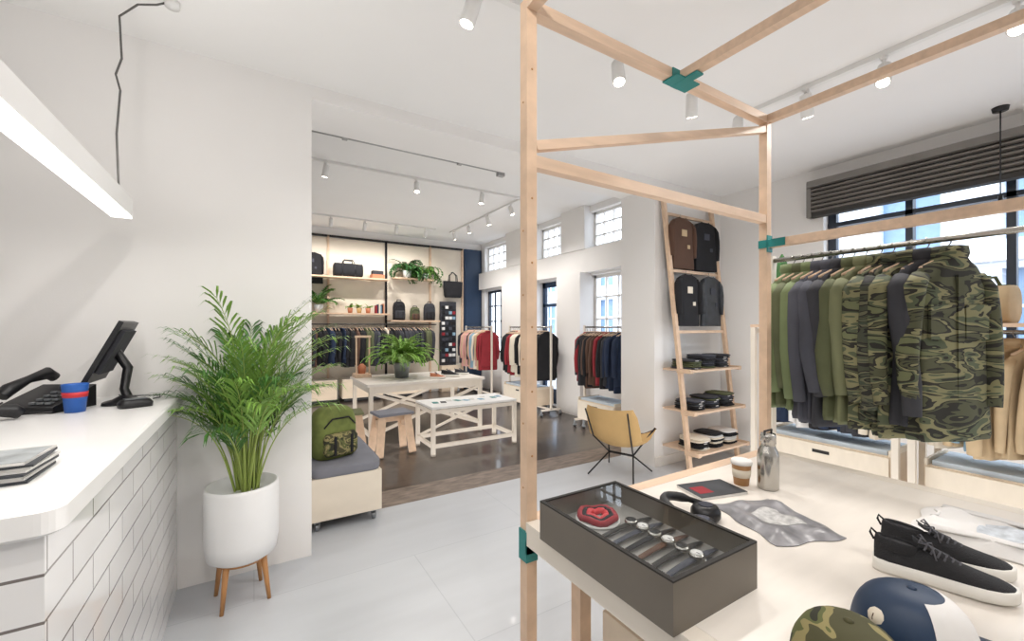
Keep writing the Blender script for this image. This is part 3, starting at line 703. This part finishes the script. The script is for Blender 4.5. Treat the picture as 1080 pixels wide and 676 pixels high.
for i in range(14):
    t = i/13; rr = .038*(math.sin(math.pi*min(1, .25+t*.7))**.3)*(1 if i < 12 else (.75 if i == 12 else .2))
    rings.append([(c[0]+rr*(1+.22*math.cos(8*a))*math.cos(a), c[1]+rr*(1+.22*math.cos(8*a))*math.sin(a), c[2]+.12+.46*t) for a in [2*math.pi*j/48 for j in range(48)]])
m.loft(rings, leafd); m.build('potted_cactus')
def duffel(name, x, y, z, L, d, h, yaw, m1, m2):
    m = MB(); m.T = TR(x, y, z, yaw)
    rings = []
    for s in (-1, -.94, -.5, 0, .5, .94, 1):
        k = .82 if abs(s) == 1 else 1
        rings.append([(s*L/2, d/2*k*math.copysign(abs(math.cos(t))**.6, math.cos(t)), h/2+h/2*k*math.copysign(abs(math.sin(t))**.6, math.sin(t))) for t in [2*math.pi*j/24 for j in range(24)]])
    m.loft(rings, m1)
    for yy in (-1, 1):
        m.tube([(-L*.22, yy*d*.5, h*.25), (-L*.22, yy*d*.46, h*.85), (-L*.15, yy*d*.2, h*1.25), (L*.15, yy*d*.2, h*1.25), (L*.22, yy*d*.46, h*.85), (L*.22, yy*d*.5, h*.25)], .01, m2, 8)
    m.tube([(-L*.42, 0, h*1.0), (L*.42, 0, h*1.0)], .006, m2, 6)
    for s in (-1, 1): m.bx(s*L*.22-.012, s*L*.22+.012, -d*.515, d*.515, h*.05, h*.8, m2)
    return m.build(name)
duffel('beige_handbag', 3.74, .68, zs+.022, .27, .18, .22, R(80), beige, olive)
m = MB(); m.lathe((4.6, .75, FZ-.03), [(.04, 0), (.045, .028)], black); m.tube([(4.6, .75, FZ-.03), (4.6, .75, 2.45)], .004, black, 6); m.lathe((4.6, .75, 2.36), [(.012, 0), (.014, .09)], black, 12); m.build('cable_pendant')

# ------------------------------------------------------------------ ladder shelf
m = MB(); lx0, lx1 = 3.75, 4.59
def ly(z): return 2.68+(3.01-2.68)*z/2.9
for x in (lx0, lx1): m.beam((x, ly(0), 0.02), (x, ly(2.9), 2.9), .035, .05, birch)
for z in (.22, .62, 1.04):
    y = ly(z); m.bx(lx0+.02, lx1-.02, y-.14, 3.03, z, z+.02, birch_x); m.bx(lx0-.03, lx0+.02, y-.14, y+.02, z-.01, z+.03, birch)
    m.bx(lx1-.02, lx1+.03, y-.14, y+.02, z-.01, z+.03, birch)
for z in (1.45, 2.10, 2.72): m.beam((lx0, ly(z), z), (lx1, ly(z), z), .02, .03, birch)
m.build('ladder_shelf')
def tee(m, x, y, z, mat, w=.3, h=.42, pm=None, seed=1):
    rs = random.Random(seed); ph = rs.uniform(0, 6); hw = w/2
    prof = [(0, .07, .012), (-.012, .11, .016), (-.03, hw*.86, .02), (-.06, hw*.95, .024), (-h*.3, hw*.93, .026), (-h*.6, hw*.95, .03), (-h+.01, hw*.98, .032), (-h, hw*.97, .028)]
    m.T = TR(x, y-.035, z, rs.uniform(-.1, .1))
    m.loft([sring(a, b, zz, 36, 3.2, 0, 0, .015+.10*min(1, -zz/h) if k > 3 else 0, 7, ph+zz*3) for k, (zz, a, b) in enumerate(prof)], mat)
    for s in (-1, 1):
        m.tube([(s*hw*.80, 0, -.045), (s*hw*.97, -.004, -.10), (s*hw*1.0, -.01, -.20), (s*hw*.99, -.012, -.28), (s*hw*.98, -.012, -.42)], [.03, .040, .043, .043, .038], mat, 14, .5)
    m.tube([(-.06, -.004, .004), (-.03, -.016, -.014), (.03, -.016, -.014), (.06, -.004, .004)], .006, mat, 8)
    m.tube([(0, .01, -.005), (0, .02, .03), (.01, .03, .045)], .003, steel, 6)
    if pm: m.bx(-.045, .04, -.034, -.028, -.2, -.13, pm); m.bx(.05, .09, -.036, -.028, -.33, -.29, pm)
    m.T = Matrix.Identity(4)
m = MB()
for k, (x, z, mt, pm) in enumerate(((3.96, 2.68, brown, beige), (4.36, 2.68, blackf, slate), (3.96, 2.06, blackf, cream), (4.36, 2.06, papd, slate))):
    tee(m, x, ly(z)-.02, z, mt, .37, .55, pm, k+3)
m.build('hanging_tshirts')
for k, z in enumerate((.241, .641, 1.061)):
    m = MB(); rs = random.Random(k)
    for i, x in enumerate((3.92, 4.17, 4.42)):
        for j in range(rs.choice((5, 6, 7))):
            m.T = TR(x+rs.uniform(-.012, .012), ly(z)+.05+rs.uniform(-.01, .01), z+j*.020, rs.uniform(-.09, .09))
            mt = rs.choice((blackf, dgrey, papd, olive, blackf, slate) if k else (blackf, blackf, white_f, cream))
            sx = rs.uniform(.1, .118)
            m.loft([sring(sx-.012, .125, 0.001, 24, 4, fold=.02, k=3, ph=j), sring(sx, .135, .007, 24, 4, fold=.02, k=3, ph=j), sring(sx, .135, .014, 24, 4, fold=.02, k=3, ph=j), sring(sx-.012, .12, .0195, 24, 4)], mt)
            m.bx(-.03, .015, -.1385, -.134, .006, .012, white_f if rs.random() < .4 else mt)
    m.build('folded_clothes_stack')

# camping chair
m = MB(); m.T = TR(3.2, 3.1, 0, R(90+20))
prof = [(-.26, .36), (-.2, .335), (-.1, .29), (.0, .275), (.1, .30), (.18, .38), (.23, .5), (.28, .62), (.31, .7)]
V = []; nu = 12
for (yy, zz) in prof:
    for j in range(nu+1):
        u = j/nu*2-1; W = .28 if zz < .6 else .28-.04*(zz-.6)/.1
        V.append((u*W, yy-.06*abs(u)**2*(1 if yy > .1 else 0), zz+.09*abs(u)**2.2*(1 if yy < .15 else .2)))
m.add(V, [(i*(nu+1)+j, i*(nu+1)+j+1, (i+1)*(nu+1)+j+1, (i+1)*(nu+1)+j) for i in range(len(prof)-1) for j in range(nu)], yellow, True)
hub = [(-.13, -.02, .2), (.13, -.02, .2)]
m.tube(hub, .012, black, 8)
for s in (-1, 1):
    m.tube([(s*.13, -.02, .2), (s*.27, -.25, .46)], .008, black, 8); m.tube([(s*.13, -.02, .2), (s*.2, .2, .40), (s*.22, .33, .69)], .008, black, 8)
    m.tube([(s*.13, -.02, .2), (s*.24, -.24, 0.01)], .008, black, 8); m.tube([(s*.13, -.02, .2), (s*.24, .24, 0.01)], .008, black, 8)
m.tube([(-.28, -.26, .45), (-.15, -.262, .38), (0, -.262, .36), (.15, -.262, .38), (.28, -.26, .45)], .006, brown, 6)
m.build('camping_chair')

# ------------------------------------------------------------------ back room furniture
m = MB(); x0, x1, y0, y1, z = 1.2, 2.85, 5.4, 6.5, .78
m.bx(x0, x1, y0, y1, z-.035, z, tabletop_m)
for x in (x0+.03, x1-.08):
    for y in (y0+.03, y1-.08): m.bx(x, x+.05, y, y+.05, 0, z-.035, whitewood)
for y in (y0+.035, y1-.07): m.bx(x0+.08, x1-.08, y, y+.035, z-.12, z-.036, whitewood); m.beam((x0+.06, y+.02, .12), (x1-.06, y+.02, z-.12), .03, .04, whitewood); m.beam((x1-.06, y+.021, .12), (x0+.06, y+.021, z-.12), .028, .038, whitewood)
for x in (x0+.035, x1-.07): m.bx(x, x+.035, y0+.08, y1-.08, z-.12, z-.036, whitewood); m.bx(x, x+.035, y0+.08, y1-.08, .1, .15, whitewood)
m.build('wooden_table', bevel=.003)
m = MB(); x0, x1, y0, y1, z = 1.75, 2.9, 4.62, 5.2, .57
m.bx(x0, x1, y0, y1, z-.025, z, lampw)
for x in (x0, x1-.045):
    for y in (y0, y1-.045): m.bx(x, x+.045, y, y+.045, 0, z-.026, whitewood)
for y in (y0+.004, y1-.041):
    for zz in (.09, z-.08): m.bx(x0+.045, x1-.045, y, y+.037, zz, zz+.045, whitewood)
for x in (x0+.004, x1-.041):
    for zz in (.09, z-.08): m.bx(x, x+.037, y0+.045, y1-.045, zz, zz+.045, whitewood)
m.beam((x0+.05, y1-.02, .13), (x1-.05, y1-.02, z-.08), .025, .03, whitewood)
for i in range(10):
    m.T = TR(x0+.15+.1*i, y0+.3+random.uniform(-.1, .1), z, random.uniform(-.5, .5)); m.bx(-.035, .035, -.05, .05, 0, .004, random.choice((lblue, papd, paper, teal)))
m.T = Matrix.Identity(4)
m.build('low_display_table', bevel=.003)
def stool(name, x, y, w, d, h, yaw, sm=birch):
    m = MB(); m.T = TR(x, y, 0, yaw); m.bx(-w/2, w/2, -d/2, d/2, h-.03, h, sm)
    for s in (-1, 1):
        for q in (-1, 1): m.beam((s*w*.36, q*d*.3, h-.03), (s*w*.48, q*d*.44, 0.01), .025, .09, birch)
        m.beam((s*w*.38, -d*.3, h*.72), (s*w*.38, d*.3, h*.72), .025, .1, birch)
    m.bx(-w*.36, w*.36, -.012, .012, h-.12, h-.03, birch)
    m.build(name, bevel=.004)
stool('wooden_stool', 1.4, 5.02, .42, .32, .5, .1, greycush); stool('wooden_stool', .95, 5.5, .42, .32, .46, -.1, sage)
m = MB(); c = (1.80, 5.95, .781)
m.lathe(c, [(.09, 0), (.12, .2), (.125, .22), (.11, .22), (.1, .19)], greym)
for i in range(190):
    az = random.uniform(0, 2*math.pi); frond(m, (c[0]+random.uniform(-.08, .08), c[1]+random.uniform(-.08, .08), c[2]+.2), az, random.uniform(.3, .6), random.uniform(.5, 1.55), random.uniform(1.3, 2.6), leaf2 if i % 3 else leafB, stem_m, 22, .05, .007, None, .1)
m.build('potted_fern')
shoe('sneaker', 2.35, 5.75, 2.55, 5.6, .781, shoeb, sole); shoe('sneaker', 2.37, 5.88, 2.57, 5.74, .781, shoeb, sole)
shoe('brown_shoe', 2.1, 5.62, 2.27, 5.47, .781, terra, sole); shoe('grey_shoe', 2.62, 5.95, 2.78, 5.79, .781, dgrey, sole)
m = MB(); m.bx(1.22, 1.44, 6.2, 6.45, .781, .83, birch); m.bx(1.23, 1.25, 6.25, 6.27, .83, 1.35, birch); m.bx(1.41, 1.43, 6.25, 6.27, .83, 1.35, birch); m.bx(1.22, 1.44, 6.24, 6.28, 1.35, 1.38, birch)
m.lathe((1.33, 6.33, .83), [(.05, 0), (.06, .1), (.02, .14)], terra); m.build('merchandise_stand')

# window-side racks
rack('clothes_rack', (4.35, 4.95), (4.35, 4.0), 1.5); clothes_row('hanging_shirts', (4.35, 4.9), (4.35, 4.05), 1.5, 17, [red, dgrey, blackf, blackf, navy, brown, blackf], .78, -.2, .2, .03, seed=31)
rack('clothes_rack', (4.3, 7.1), (4.3, 5.75), 1.5); clothes_row('hanging_shirts', (4.3, 7.0), (4.3, 5.85), 1.5, 24, [blackf, navy, red, cream, blackf, red, dgrey, slate], .8, -.2, .2, .03, seed=23)
rack('clothes_rack', (4.25, 9.0), (4.25, 7.75), 1.5); clothes_row('hanging_shirts', (4.25, 8.9), (4.25, 7.85), 1.5, 20, [pink, dgrey, cream, pink, beige, lblue, red], .8, -.3, .2, .03, seed=7)
drawers('drawer_unit', 4.13, 4.55, 4.1, 4.85, .14, .42, 1); drawers('drawer_unit', 4.08, 4.5, 5.95, 6.95, .14, .42, 1)

# far wall shelving
m = MB(); Y = FAR
m.bx(.2, 4.3, Y-.02, Y-.001, .4, 3.35, plyl)
for x in (.4, 1.3, 2.48, 3.5, 4.32): m.bx(x-.02, x+.02, Y-.06, Y-.021, 0, 3.4, blackf if x in (2.48,) else birch)
m.bx(.2, 4.32, Y-.06, Y-.021, 3.36, 3.4, black)
m.bx(.4, 2.48, Y-.36, Y-.06, 2.50, 2.53, birch); m.bx(.9, 2.48, Y-.36, Y-.06, 1.76, 1.79, birch); m.bx(2.5, 3.62, Y-.36, Y-.06, 1.62, 1.65, birch); m.bx(2.6, 3.5, Y-.3, Y-.06, 2.56, 2.59, birch)
m.tube([(.3, Y-.3, 1.56), (3.55, Y-.3, 1.56)], .0125, black, 10)
for x in (.4, 1.3, 2.48, 3.5): m.bx(x-.01, x+.01, Y-.31, Y-.06, 1.55, 1.57, black)
m.build('wall_shelving')
clothes_row('hanging_clothes', (.5, Y-.3), (3.4, Y-.3), 1.56, 44, [blackf, dgrey, navy, blackf, blackf, slate, brown, blackf, olive, dgrey, cream], .75, .2, .19, .034, seed=8)
duffel('black_duffel_bag', 1.66, Y-.2, 2.531, .56, .26, .28, 0, blackf, black)
backpack('black_backpack', 2.72, Y-.2, 1.651, .27, .15, .42, 0, blackf, dgrey, black); backpack('black_backpack', 3.42, Y-.2, 1.651, .27, .15, .4, 0, dgrey, blackf, black)
backpack('brown_backpack', 3.08, Y-.2, 1.651, .22, .14, .3, 0, olive, brown, black)
m = MB(); m.T = TR(4.02, Y-.16, 2.2)
m.loft([sring(.2, .05, 0, 24, 5), sring(.22, .06, .05, 24, 5), sring(.24, .05, .38, 24, 5)], blackf)
for s in (-1, 1): m.tube([(-.1, s*.04, .36), (-.09, s*.03, .52), (0, 0, .6), (.09, s*.03, .52), (.1, s*.04, .36)], .01, black, 6)
m.cyl((0, 0, .6), (0, .10, .6), .01, black); m.build('black_tote_bag')
def plant(name, x, y, z, pot_r, pot_h, pm, n, L, lm, rise=(.6, 1.4), droop=(1, 2), ll=.07, lw=.01):
    m = MB(); m.lathe((x, y, z), [(pot_r*.75, 0), (pot_r, pot_h), (pot_r*.9, pot_h), (pot_r*.85, pot_h*.85)], pm, 20)
    for i in range(n): frond(m, (x, y, z+pot_h*.9), random.uniform(0, 6.28), L*random.uniform(.7, 1.1), random.uniform(*rise), random.uniform(*droop), lm, stem_m, 9, ll, lw, FAR-.07, .1)
    m.build(name)
plant('potted_plant', 1.1, Y-.2, 1.791, .09, .16, potw, 22, .55, leaf, ll=.14, lw=.02)
plant('trailing_plant', 2.9, Y-.2, 2.591, .1, .16, potw, 44, .5, leafd, (.2, 1.4), (1.5, 3.2), .1, .022)
plant('trailing_plant', 3.32, Y-.2, 2.591, .08, .13, potw, 30, .62, leaf, (.2, 1.1), (2.8, 4.4), .08, .02)
for x in (1.7, 1.88, 2.06): plant('succulent_pot', x, Y-.2, 1.791, .055, .11, terra if x != 1.88 else yellow, 10, .12, leaf2, ll=.05)
m = MB(); m.T = TR(2.25, Y-.21, 2.531, .1); m.bx(-.13, .13, -.08, .08, 0, .09, terra); m.bx(-.11, .11, -.07, .07, .091, .17, dgrey); m.build('shoe_boxes')
m = MB(); m.T = TR(2.3, Y-.2, 1.791, .0)
for i in range(6): m.bx(-.09+.03*i, -.065+.03*i, -.07, .07, 0, .17+.02*(i % 3), (red, navy, cream, lblue, blackf, terra)[i])
m.build('row_of_books')
m = MB(); tee(m, .98, Y-.10, 3.0, blackf, .42, .62, slate); m.tube([(.98, Y-.12, 3.0), (.98, Y-.12, 3.05), (.98, Y-.06, 3.06)], .005, black, 6); m.build('hanging_jacket')
m = MB(); m.bx(3.72, 4.12, Y-.12, Y-.07, .6, 2.1, dgrey)
for i in range(11):
    for j in range(4): m.bx(3.75+.09*j, 3.82+.09*j, Y-.15, Y-.12, .68+.125*i, .75+.125*i, random.choice((dgrey, lblue, blackf, slate, blackf, red, white_f)))
m.bx(3.7, 4.14, Y-.25, Y-.07, 0, .6, ply); m.build('accessory_display')
m = MB(); m.bx(4.36, 4.83, Y-.06, Y-.002, 0, 3.4, navyp); m.bx(4.40, 4.6, Y-.075, Y-.06, .2, 1.5, navyp); m.bx(4.62, 4.8, Y-.075, Y-.06, .2, 1.5, navyp); m.bx(4.40, 4.8, Y-.075, Y-.06, 1.6, 3.2, navyp); m.build('navy_cupboard')
for x in (.6, 1.5, 2.4): 
    m = MB(); m.bx(x, x+.8, Y-.5, Y-.08, .07, .45, plyl); m.bx(x+.01, x+.79, Y-.515, Y-.501, .08, .44, ply); m.bx(x+.33, x+.47, Y-.518, Y-.5155, .36, .385, foam)
    m.bx(x+.05, x+.75, Y-.48, Y-.1, 0, .07, black); m.build('storage_box', bevel=.003)

# ------------------------------------------------------------------ lighting
def spot_head(x, y, zc, tx, ty, tz, power=40, on=True, col=(1, .96, .915)):
    m = MB(); p = Vector((x, y, zc-.13)); d = (Vector((tx, ty, tz))-p).normalized()
    m.tube([(x, y, zc-.03), (x, y, zc-.13)], .008, lampw, 8); m.lathe((x, y, zc-.045), [(.018, 0), (.018, .02)], lampw, 12)
    m.tube([p-d*.07, p-d*.065, p+d*.07, p+d*.075], [.028, .034, .038, .036], lampw, 20)
    m.tube([p+d*.0755, p+d*.077], .03, lamp_on, 20)
    o = m.build('track_spotlight')
    L = bpy.data.lights.new('spot_lamp', 'SPOT'); L.energy = power; L.spot_size = R(125); L.spot_blend = .8; L.shadow_soft_size = .04; L.color = col
    lo = bpy.data.objects.new('spot_lamp', L); lo.location = p+d*.13; lo.rotation_euler = d.to_track_quat('-Z', 'Y').to_euler(); scene.collection.objects.link(lo)
    bpy.context.view_layer.update(); lo.parent = o; lo.matrix_parent_inverse = o.matrix_world.inverted()
def track(pts, zc, name='ceiling_track'):
    m = MB()
    for a, b in zip(pts, pts[1:]): m.bx(min(a[0], b[0])-.017, max(a[0], b[0])+.017, min(a[1], b[1])-.017, max(a[1], b[1])+.017, zc-.03, zc-.0005, lampw)
    m.build(name)
track([(.2, 1.74), (3.1, 1.74), (3.1, -1.8)], FZ)
FP = 42
for x, tx, ty in ((.85, .2, 2.2), (1.78, 1.3, 1.0), (2.45, 3.4, 2.4), (2.98, 1.6, 1.0)): spot_head(x, 1.74, FZ, tx, ty, .6, FP*.9)
for y, tx, ty in ((1.35, 4.2, 1.6), (.95, 1.8, .7), (.45, 1.5, .3), (-.5, 1.2, -.4), (-1.3, 0, -.8)): spot_head(3.1, y, FZ, tx, ty, .8, FP*.8)
track([(.0, -1.2), (.0, .6)], FZ)
for y, tx, ty in ((-.9, .3, .6), (.2, .6, 2.0)): spot_head(0.0, y, FZ, tx, ty, .4, FP*.9)
track([(.0, 5.6), (3.6, 5.6), (3.6, 8.4)], BZ); track([(.3, 8.3), (3.2, 8.3)], BZ)
for x, tx, ty in ((.75, .4, 6.5), (1.9, 1.7, 4.7), (2.9, 2.6, 5.6)): spot_head(x, 5.6, BZ, tx, ty, .5, FP*1.6)
for y, tx, ty in ((5.9, 4.3, 5.4), (6.7, 4.3, 6.6), (7.5, 4.3, 7.6), (8.2, 4.3, 8.6)): spot_head(3.6, y, BZ, tx, ty, .9, FP*1.3)
for x in (.6, 1.2, 1.8, 2.4, 3.0): spot_head(x, 8.3, BZ, x+.05, 9.4, 1.6, FP*1.1)
m = MB(); m.tube([(-.2, DY1+.05, 3.02), (2.05, DY1+.05, 3.02)], .011, condm, 10); m.bx(2.03, 2.1, DY1+.03, DY1+.08, 2.98, 3.06, condm); m.bx(.6, .64, DY1, DY1+.06, 3.0, 3.04, condm); m.bx(1.6, 1.64, DY1, DY1+.06, 3.0, 3.04, condm); m.build('ceiling_conduit')

def area(name, loc, sx, sy, e, up=False, col=(1, .96, .92), parent=None):
    L = bpy.data.lights.new(name, 'AREA'); L.shape = 'RECTANGLE'; L.size = sx; L.size_y = sy; L.energy = e; L.color = col
    lo = bpy.data.objects.new(name, L); lo.location = loc; lo.rotation_euler = (math.pi if up else 0, 0, 0); scene.collection.objects.link(lo)
    if parent:
        bpy.context.view_layer.update(); pl = bpy.data.objects[parent]; lo.parent = pl; lo.matrix_parent_inverse = pl.matrix_world.inverted()
area('linear_led', (-.5375, 1.04, LZ-.005), .06, 3.0, 8, parent='linear_pendant_lamp')
area('added_pendant_uplight', (-.5375, 1.04, LZ+.105), .06, 3.0, 12, True, parent='linear_pendant_lamp')  # upward light added over the pendant to brighten the ceiling
area('added_fill_front', (2.75, .3, .02), 3.8, 4.6, 70, True, (1, .985, .97))  # added fill light just above the floor, no real lamp here; mimics floor bounce
area('added_fill_back', (2.2, 6.6, .02), 4.4, 4.8, 78, True, (1, .97, .94))  # same invented floor-level fill, brightens the back room from below

w = bpy.data.worlds.new('sky'); scene.world = w; w.use_nodes = True
bg = w.node_tree.nodes['Background']; bg.inputs[0].default_value = (.80, .89, 1, 1); bg.inputs[1].default_value = 5.5

# ------------------------------------------------------------------ camera
cd = bpy.data.cameras.new('camera'); cam = bpy.data.objects.new('camera', cd); scene.collection.objects.link(cam)
cd.sensor_width = 36; cd.lens = 444/1080*36; cd.shift_y = 7/1080; cd.clip_start = .05
cam.location = (0, 0, 1.5); cam.rotation_euler = (R(90), 0, R(-31.5))
scene.camera = cam
scene.view_settings.view_transform = 'Standard'
